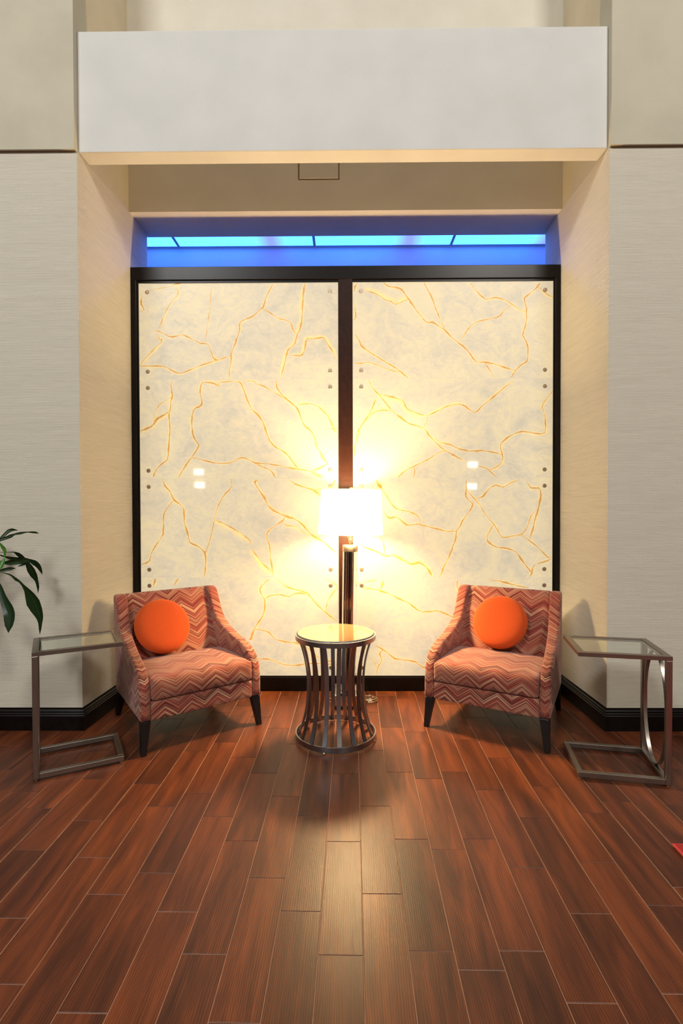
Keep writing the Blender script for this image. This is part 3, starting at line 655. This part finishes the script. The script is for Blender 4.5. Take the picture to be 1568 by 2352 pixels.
def pillow(label, chair_loc, rz, lx, tilt_roll):
    bm = bmesh.new(); prof = []
    Rr, T = .191, .052
    hz = lambda r: .054 * max(0, 1 - (r / (Rr + .003)) ** 5.5) ** .5 + .006 * (1 - (r / (Rr + .003)) ** 2)
    rs = [.0005] + [(Rr + .003) * math.sin(math.pi / 2 * i / 18) for i in range(1, 19)]
    prof = [(r, -hz(r)) for r in rs] + [(r, hz(r)) for r in rs[-2::-1]]
    lathe(bm, prof, 56)
    t = empty('round_pillow', (0, 0, 0)); tag(t, label, 'pillow', 'round orange pillows')
    o = obj('cushion', bm, M_ORANGE, t, smooth=60)
    bm = bmesh.new()
    for zz in (0,): tube(bm, [((Rr + .003) * math.cos(2 * math.pi * i / 56), (Rr + .003) * math.sin(2 * math.pi * i / 56), zz) for i in range(56)], .0028, 6, closed=True)
    obj('welt', bm, M_ORANGE, t, smooth=60)
    # disc axis (local z) points out of the backrest: forward and up
    M = Matrix.Translation((*chair_loc, 0)) @ Matrix.Rotation(rz, 4, 'Z') @ Matrix.Translation((lx, .512, .662)) @ Matrix.Rotation(R(90 - 25.7), 4, 'X') @ Matrix.Rotation(tilt_roll, 4, 'Z')
    t.matrix_world = M
    return t
pillow('round orange pillow on the left chevron armchair', (-.9205, 3.452), THL, -.105, .3)
pillow('round orange pillow on the right chevron armchair', (.887, 3.462), THR, -.018, .1)

# ------------------------------------------------------------------ round slatted side table
D = empty('drum_table', (-.072, 3.49, 0)); tag(D, 'round drum side table of curved steel slats with cream stone top', 'side table')
bm = bmesh.new(); lathe(bm, [(.2440, .672), (.2465, .675), (.2470, .6890), (.2455, .6905)], 72); obj('stone_top', bm, M_STONE, D, smooth=40)
bm = bmesh.new(); lathe(bm, [(.2472, .672), (.2530, .672), (.2530, .682), (.2480, .6895), (.2472, .6895)], 72, closed=True); obj('stone_edge', bm, simple('grey_stone_edge', (.17, .16, .155), .35, nscale=60), D, smooth=40)
bm = bmesh.new(); lathe(bm, [(.2545, .652), (.2625, .652), (.2625, .682), (.2545, .682)], 72, closed=True); obj('top_ring', bm, M_STEEL, D, smooth=40)
bm = bmesh.new(); lathe(bm, [(.02, .6615), (.2540, .6615), (.2540, .6712), (.02, .6712)], 48); obj('support_plate', bm, M_STEEL, D, smooth=40)
bm = bmesh.new(); lathe(bm, [(.2565, .012), (.2625, .012), (.2625, .045), (.2565, .045)], 72, closed=True); obj('base_ring', bm, M_STEEL, D, smooth=40)
bm = bmesh.new(); ns = 22; hwid = .0135; th = .004; ringv = []
for i in range(ns + 1):
    t_ = i / ns; z = .013 + t_ * (.6610 - .013)
    r0 = .184 + (.2495 - .184) * abs((z - .345) / .333) ** 2.1
    r0 = min(r0, .2515)
    ringv.append([bm.verts.new((r0 + dx, dy, z)) for dx, dy in ((-th, -hwid), (th, -hwid), (th, hwid), (-th, hwid))])
for a, b in zip(ringv, ringv[1:]):
    for k in range(4): bm.faces.new((a[k], a[(k + 1) % 4], b[(k + 1) % 4], b[k]))
bm.faces.new(ringv[0][::-1]); bm.faces.new(ringv[-1])
s0 = obj('slat', bm, M_STEEL, D, smooth=35)
for i in range(16):
    o = s0 if i == 0 else s0.copy()
    if i: COL.objects.link(o); o.parent = D
    o.rotation_euler = (0, 0, R(-90 + 6.7 + 22.5 * i))
for i in range(4):
    a = R(-105 + 90 * i); bm = bmesh.new(); lathe(bm, [(.008, .0003), (.009, .003), (.009, .006), (.004, .0125)], 16, .2595 * math.cos(a), .2595 * math.sin(a)); obj('glide', bm, M_BRASS, D, smooth=40)

# ------------------------------------------------------------------ C-shaped end tables
def c_table(label, loc, rz, W, Dp, ztop, postside):
    """local frame: front-left corner of the footprint at the origin, x along the front, y to the back"""
    t = empty('end_table', (*loc, 0), rz); tag(t, label, 'side table', 'C shaped metal end tables')
    s, tk = .030, .022
    px = 0 if postside < 0 else W - s
    for y in (0, Dp - s):
        bm = bmesh.new(); box(bm, px, px + s, y, y + s, .010, ztop - tk); obj('post', bm, M_PEWTER, t, bev=.0025)
    bm = bmesh.new(); x0, x1 = (s, W) if postside < 0 else (0, W - s)
    box(bm, x0, x1, 0, s, .012, .012 + s); obj('base_rail', bm, M_PEWTER, t, bev=.0025)
    bm = bmesh.new(); box(bm, x0, x1, Dp - s, Dp, .012, .012 + s); obj('base_rail', bm, M_PEWTER, t, bev=.0025)
    xx = 0 if postside > 0 else W - s
    bm = bmesh.new(); box(bm, xx, xx + s, s, Dp - s, .012, .012 + s); obj('base_rail', bm, M_PEWTER, t, bev=.0025)
    bm = bmesh.new(); box(bm, px, px + s, s, Dp - s, .012, .012 + s * .8); obj('base_rail', bm, M_PEWTER, t, bev=.0025)
    fr = .034
    bm = bmesh.new()
    for b in ((0, W, 0, fr, ztop - tk, ztop), (0, W, Dp - fr, Dp, ztop - tk, ztop), (0, fr, fr, Dp - fr, ztop - tk, ztop), (W - fr, W, fr, Dp - fr, ztop - tk, ztop)): box(bm, *b)
    for b in ((fr, W - fr, fr, fr + .008, ztop - tk, ztop - .012), (fr, W - fr, Dp - fr - .008, Dp - fr, ztop - tk, ztop - .012), (fr, fr + .008, fr + .008, Dp - fr - .008, ztop - tk, ztop - .012), (W - fr - .008, W - fr, fr + .008, Dp - fr - .008, ztop - tk, ztop - .012)): box(bm, *b)
    obj('top_frame', bm, M_PEWTER, t)
    bm = bmesh.new(); box(bm, fr + .001, W - fr - .001, fr + .001, Dp - fr - .001, ztop - .0118, ztop - .003); obj('glass_top', bm, M_GLASS, t, bev=.0008)
    # tall oval hoop between the two posts
    bm = bmesh.new(); n = 64; zc = (ztop - tk + .036) / 2; hz = zc - .038; hy = (Dp - 2 * s) / 2 - .002; cyy = Dp / 2; cx = px + s / 2
    ra, ri = [], []
    for i in range(n):
        a = 2 * math.pi * i / n; c_, s_ = math.cos(a), math.sin(a)
        ra.append([bm.verts.new((cx + dx, cyy + (hy + dr) * c_, zc + (hz + dr) * s_)) for dx, dr in ((-.010, -.005), (.010, -.005), (.010, 0), (-.010, 0))])
    for i in range(n):
        A, B = ra[i], ra[(i + 1) % n]
        for k in range(4): bm.faces.new((A[k], A[(k + 1) % 4], B[(k + 1) % 4], B[k]))
    obj('oval_hoop', bm, M_PEWTER, t, smooth=40)
    for x, y in ((s / 2, s / 2), (W - s / 2, s / 2), (s / 2, Dp - s / 2), (W - s / 2, Dp - s / 2)):
        bm = bmesh.new(); lathe(bm, [(.010, .0003), (.011, .004), (.011, .008), (.006, .0125)], 14, x, y); obj('glide', bm, M_BRASS, t, smooth=40)
    return t
c_table('C shaped metal end table with glass top left of the left armchair', (-1.726, 2.906), R(29.0), .468, .375, .716, -1)
c_table('C shaped metal end table with glass top right of the right armchair', (1.279, 2.955), R(-11.0), .474, .402, .706, 1)

# ------------------------------------------------------------------ floor lamp
LX, LY = .030, 4.055
L = empty('floor_lamp', (.012, LY, 0)); L.rotation_euler = (0, R(.9), 0); tag(L, 'lit floor lamp with white drum shade and glass column before stone panels', 'lamp')
bm = bmesh.new(); box(bm, -.105, .105, -.105, .105, .010, .022); obj('base_plate', bm, M_LEG, L, bev=.002)
bm = bmesh.new(); box(bm, -.098, .098, -.098, .098, .0222, .100); obj('base_block', bm, M_BRASS, L, bev=.003)
bm = bmesh.new(); box(bm, -.108, .108, -.108, .108, .1002, .122); obj('base_slab', bm, M_ACRYL, L, bev=.003)
for x, y in ((-.085, -.085), (.085, -.085), (-.085, .085), (.085, .085)):
    bm = bmesh.new(); lathe(bm, [(.010, .0003), (.010, .0100)], 12, x, y); obj('glide', bm, M_LEG, L)
bm = bmesh.new(); lathe(bm, [(.053, .1225), (.057, .1225), (.057, 1.168), (.053, 1.168)], 48, closed=True); obj('glass_column', bm, M_ACRYL, L, smooth=40)
bm = bmesh.new(); rr = .0125
for i in range(6): a = R(60 * i + 10); lathe(bm, [(rr, .1225), (rr, 1.168)], 16, -.010 + .0262 * math.cos(a), .0262 * math.sin(a))
lathe(bm, [(.0135, .1225), (.0135, 1.168)], 16, -.010, 0); obj('rod_cluster', bm, M_CHROME, L, smooth=40)
bm = bmesh.new(); lathe(bm, [(.056, 1.1685), (.0585, 1.171), (.0585, 1.214), (.056, 1.217)], 48); obj('cap', bm, M_BRASS, L, smooth=40)
bm = bmesh.new(); lathe(bm, [(.011, 1.2172), (.011, 1.235), (.016, 1.237), (.016, 1.258), (.008, 1.260), (.008, 1.38), (.017, 1.382), (.017, 1.415)], 20); obj('stem', bm, M_BRASS, L, smooth=40)
bm = bmesh.new(); lathe(bm, [(.010, 1.4155), (.026, 1.45), (.028, 1.475), (.018, 1.50), (.004, 1.508)], 20); obj('bulb', bm, M_BULB, L, smooth=60)
bm = bmesh.new(); lathe(bm, [(.2425, 1.303), (.2445, 1.303), (.2245, 1.634), (.2225, 1.634)], 72, closed=True); sh = obj('shade', bm, M_SHADE, L, smooth=40)
bm = bmesh.new()
bm.free()
for z, r in ((1.3035, .2437), (1.6335, .2237)):
    bm = bmesh.new(); tube(bm, [(r * math.cos(2 * math.pi * i / 64), r * math.sin(2 * math.pi * i / 64), z) for i in range(64)], .0026, 6, closed=True)
    obj('shade_trim', bm, M_SHADE, L, smooth=60)
bm = bmesh.new()
for i in range(3): a = R(120 * i + 20); tube(bm, [(.006 * math.cos(a), .006 * math.sin(a), 1.622), (.2222 * math.cos(a), .2222 * math.sin(a), 1.631)], .002, 6)
for x in (-1, 1): tube(bm, [(.012 * x, 0, 1.262), (.048 * x, 0, 1.33), (.058 * x, 0, 1.44), (.04 * x, 0, 1.57), (.004 * x, 0, 1.615)], .002, 6)
lathe(bm, [(.008, 1.614), (.008, 1.642), (.012, 1.644), (.012, 1.652), (.004, 1.656)], 14); obj('harp_and_finial', bm, M_BRASS, L, smooth=40)
ld = bpy.data.lights.new('lamp_bulb_light', 'POINT'); ld.energy = 270; ld.color = (1.0, .69, .33); ld.shadow_soft_size = .09
lo = bpy.data.objects.new('lamp_bulb_light', ld); COL.objects.link(lo); lo.location = (LX + .008, LY - .045, 1.44)
# loose clear cord coiled by the lamp foot
bm = bmesh.new()
cp_ = []
for i in range(60):
    a = i / 59 * 2 * math.pi * 2.6; cp_.append((.165 + .050 * math.cos(a) + .01 * math.sin(i), .05 + .045 * math.sin(a), .008 + .0006 * i))
cp_ += [(.17, .12, .03), (.16, .20, .02), (.15, .27, .006)]
tube(bm, cp_, .004, 6); obj('cord', bm, M_BRASS, L, smooth=60)
bm = bmesh.new()
tube(bm, [(-.13 + .03 * math.cos(i * .5), .03 + .05 * math.sin(i * .5), .01 + .0018 * i) for i in range(34)], .004, 6); obj('cord', bm, M_BRASS, L, smooth=60)

# ------------------------------------------------------------------ potted dracaena (mostly outside the frame)
P = empty('potted_plant', (-2.62, 3.12, 0)); tag(P, 'dark green dracaena with long drooping leaves against the left wall', 'plant')
PO = Vector((-2.62, 3.12, 0))
bm = bmesh.new(); lathe(bm, [(.13, .0005), (.17, .30), (.185, .31), (.185, .34), (.165, .34), (.16, .29)], 40); obj('pot', bm, simple('black_pot', (.02, .018, .018), .4), P, smooth=40)
bm = bmesh.new(); lathe(bm, [(.10, .285), (.158, .295), (.10, .302)], 30); obj('soil', bm, simple('potting_soil', (.03, .018, .01), .95, nscale=90, namp=.5), P, smooth=60)
crown_ = Vector((-2.42, 3.24, 1.24)) - PO
bm = bmesh.new(); tube(bm, [(0, 0, .29), (.03, .02, .6), (.08, .06, .9), crown_], [.022, .02, .018, .016], 10); obj('cane', bm, simple('plant_cane', (.16, .12, .07), .8, nscale=60, namp=.4), P, smooth=60)
bm = bmesh.new(); tube(bm, [(-.04, -.03, .29), (-.09, -.04, .8), (-.10, -.02, 1.55)], [.02, .018, .014], 10); obj('cane', bm, simple('plant_cane_2', (.16, .12, .07), .8, nscale=60, namp=.4), P, smooth=60)
LS = 8.108
def leaf(pts, Y0, Y1, m=None, fold=.35, world=None):
    if world is None:
        C_ = [onY(x / LS, 1190 + y / LS, Y0 + (Y1 - Y0) * i / (len(pts) - 1)) - PO for i, (x, y, w_) in enumerate(pts)]
        Wd = [w_ / LS * (Y0 / F) for _, _, w_ in pts]
    else: C_, Wd = [Vector(p) for p in world], pts
    c2, w2 = [], []
    for i in range(len(C_) - 1):
        for k in range(3):
            t = k / 3; c2.append(C_[i].lerp(C_[i + 1], t)); w2.append(Wd[i] + (Wd[i + 1] - Wd[i]) * t)
    c2.append(C_[-1]); w2.append(Wd[-1])
    for _ in range(2): c2 = [c2[0]] + [(c2[i - 1] + 2 * c2[i] + c2[i + 1]) / 4 for i in range(1, len(c2) - 1)] + [c2[-1]]
    bm = bmesh.new(); uvl = bm.loops.layers.uv.new('UVMap'); rows_ = []; n = len(c2); L_ = 0
    for i, p in enumerate(c2):
        t = (c2[min(i + 1, n - 1)] - c2[max(i - 1, 0)]).normalized()
        view = Vector((0, -1, 0)) if world is None else Vector((0, 0, 1))
        s = t.cross(view)
        if s.length < 1e-3: s = Vector((1, 0, 0))
        s.normalize(); nn = s.cross(t).normalized()
        if nn.dot(view) < 0: nn = -nn
        h = w2[i] / 2
        rows_.append([bm.verts.new(p - s * h + nn * h * fold), bm.verts.new(p - s * h * .5 + nn * h * fold * .42), bm.verts.new(p), bm.verts.new(p + s * h * .5 + nn * h * fold * .42), bm.verts.new(p + s * h + nn * h * fold)])
    for i, (a, b) in enumerate(zip(rows_, rows_[1:])):
        for k in range(4):
            f = bm.faces.new((a[k], a[k + 1], b[k + 1], b[k]))
            for l, uv in zip(f.loops, (((k - 2) / 2, i / n), ((k - 1) / 2, i / n), ((k - 1) / 2, (i + 1) / n), ((k - 2) / 2, (i + 1) / n))): l[uvl].uv = uv
    bmesh.ops.solidify(bm, geom=bm.faces[:], thickness=.0012)
    me = bpy.data.meshes.new('leaf'); bm.to_mesh(me); bm.free()
    for q in me.polygons: q.use_smooth = True
    me.set_sharp_from_angle(angle=R(70))
    return link('leaf', me, m or M_LEAF, P)
leaf([(-160,560,15),(-60,470,20),(0,400,50),(90,310,60),(170,235,70),(240,212,50),(335,230,5)], 3.26, 3.36)
leaf([(-160,560,15),(-50,450,30),(20,400,60),(120,370,60),(200,340,70),(270,300,35),(370,285,50),(450,268,30),(520,260,18),(600,262,38),(680,268,35),(725,288,4)], 3.25, 3.45)
leaf([(-120,500,12),(5,460,30),(40,530,60),(90,575,75),(108,640,60),(90,730,25)], 3.20, 3.10, M_LEAFB)
leaf([(92,735,18),(65,800,70),(35,860,115),(0,915,110),(-60,960,10)], 3.10, 3.06, M_LEAFB)
leaf([(-120,650,15),(0,690,20),(110,720,35),(200,745,70),(330,770,90),(450,780,80),(550,775,8)], 3.26, 3.42)
leaf([(-120,760,15),(60,830,40),(150,830,90),(260,822,110),(380,803,110),(470,790,80),(552,772,8)], 3.22, 3.36)
leaf([(-100,640,8),(0,640,8),(200,635,12),(260,630,22),(330,660,75),(390,700,90),(450,760,60),(560,790,70),(650,825,110),(720,880,100),(768,980,60),(786,1052,4)], 3.30, 3.50)
leaf([(330,800,10),(480,805,30),(540,870,110),(590,960,150),(640,1060,135),(688,1160,65),(715,1280,52),(708,1398,4)], 3.36, 3.46)
leaf([(330,900,8),(420,875,55),(500,850,60),(560,830,10)], 3.38, 3.40)
leaf([(-120,960,15),(-20,985,40),(60,970,60),(150,950,70),(230,935,45),(292,936,4)], 3.22, 3.30)
leaf([(-110,960,12),(50,1020,12),(160,1040,25),(230,1075,35),(300,1140,60),(370,1180,40),(430,1250,50),(500,1330,100),(570,1430,190),(640,1560,265),(700,1700,225),(750,1830,150),(757,1950,80),(750,2060,50),(742,2167,4)], 3.20, 3.30)
leaf([(-110,1050,20),(-10,1240,70),(20,1330,110),(60,1450,130),(110,1570,170),(170,1680,210),(197,1780,222),(195,1900,200),(180,2000,150),(155,2138,5)], 3.18, 3.10)
for k in range(11):
    a = R(95 + 28 * k); rr_ = .32 + .05 * (k % 3); z0 = crown_.z + .04 * (k % 4)
    if math.cos(a) > .3: a += R(140)
    leaf([.012, .045, .055, .045, .003], 0, 0, None, .3, [(crown_.x, crown_.y - .02, z0), (crown_.x + .3 * rr_ * math.cos(a), crown_.y - .02 + .3 * rr_ * math.sin(a) * .6, z0 + .08), (crown_.x + .65 * rr_ * math.cos(a), crown_.y + .6 * .65 * rr_ * math.sin(a), z0 + .06), (crown_.x + .9 * rr_ * math.cos(a), crown_.y + .6 * .9 * rr_ * math.sin(a), z0 - .08), (crown_.x + rr_ * math.cos(a), crown_.y + .6 * rr_ * math.sin(a), z0 - .24)])

# ------------------------------------------------------------------ red rug corner
rug = empty('red_rug', (1.447, -.1, 0)); tag(rug, 'dark red rug whose corner lies on the tiles at the right edge', 'rug')
bm = rbox(0, 1.7, 0, 2.473, .0005, .014, .005, 30, 40, 2); obj('pile', bm, M_RED, rug, smooth=50)
bm = bmesh.new(); tube(bm, [(.004, .004, .010), (1.696, .004, .010), (1.696, 2.469, .010), (.004, 2.469, .010)], .006, 8, closed=True); obj('binding', bm, weave('red_binding', (.62, .02, .05), .1), rug, smooth=50)

# ------------------------------------------------------------------ wall lights across the lobby, mirrored in the polished stone
WL = ['upper left glowing wall light across the lobby', 'lower left glowing wall light across the lobby', 'upper right glowing wall light across the lobby', 'lower right glowing wall light across the lobby']
for i, (px, py) in enumerate(((456, 1083), (458, 1113), (1085, 1068), (1083, 1118))):
    sx, sz = (px - 795) / F, (1157 - py) / F; dist = 2 * YQ + 8.2
    t = empty('wall_light', (sx * dist, -8.249, H + sz * dist)); tag(t, WL[i], 'light', 'wall lights across the lobby')
    bm = bmesh.new(); box(bm, -.16, .16, .0, .02, -.12, .12); obj('back_plate', bm, M_BRASS, t)
    bm = bmesh.new(); box(bm, -.14, .14, .0205, .09, -.09, .09); obj('glass', bm, M_WLIGHT, t, bev=.01)
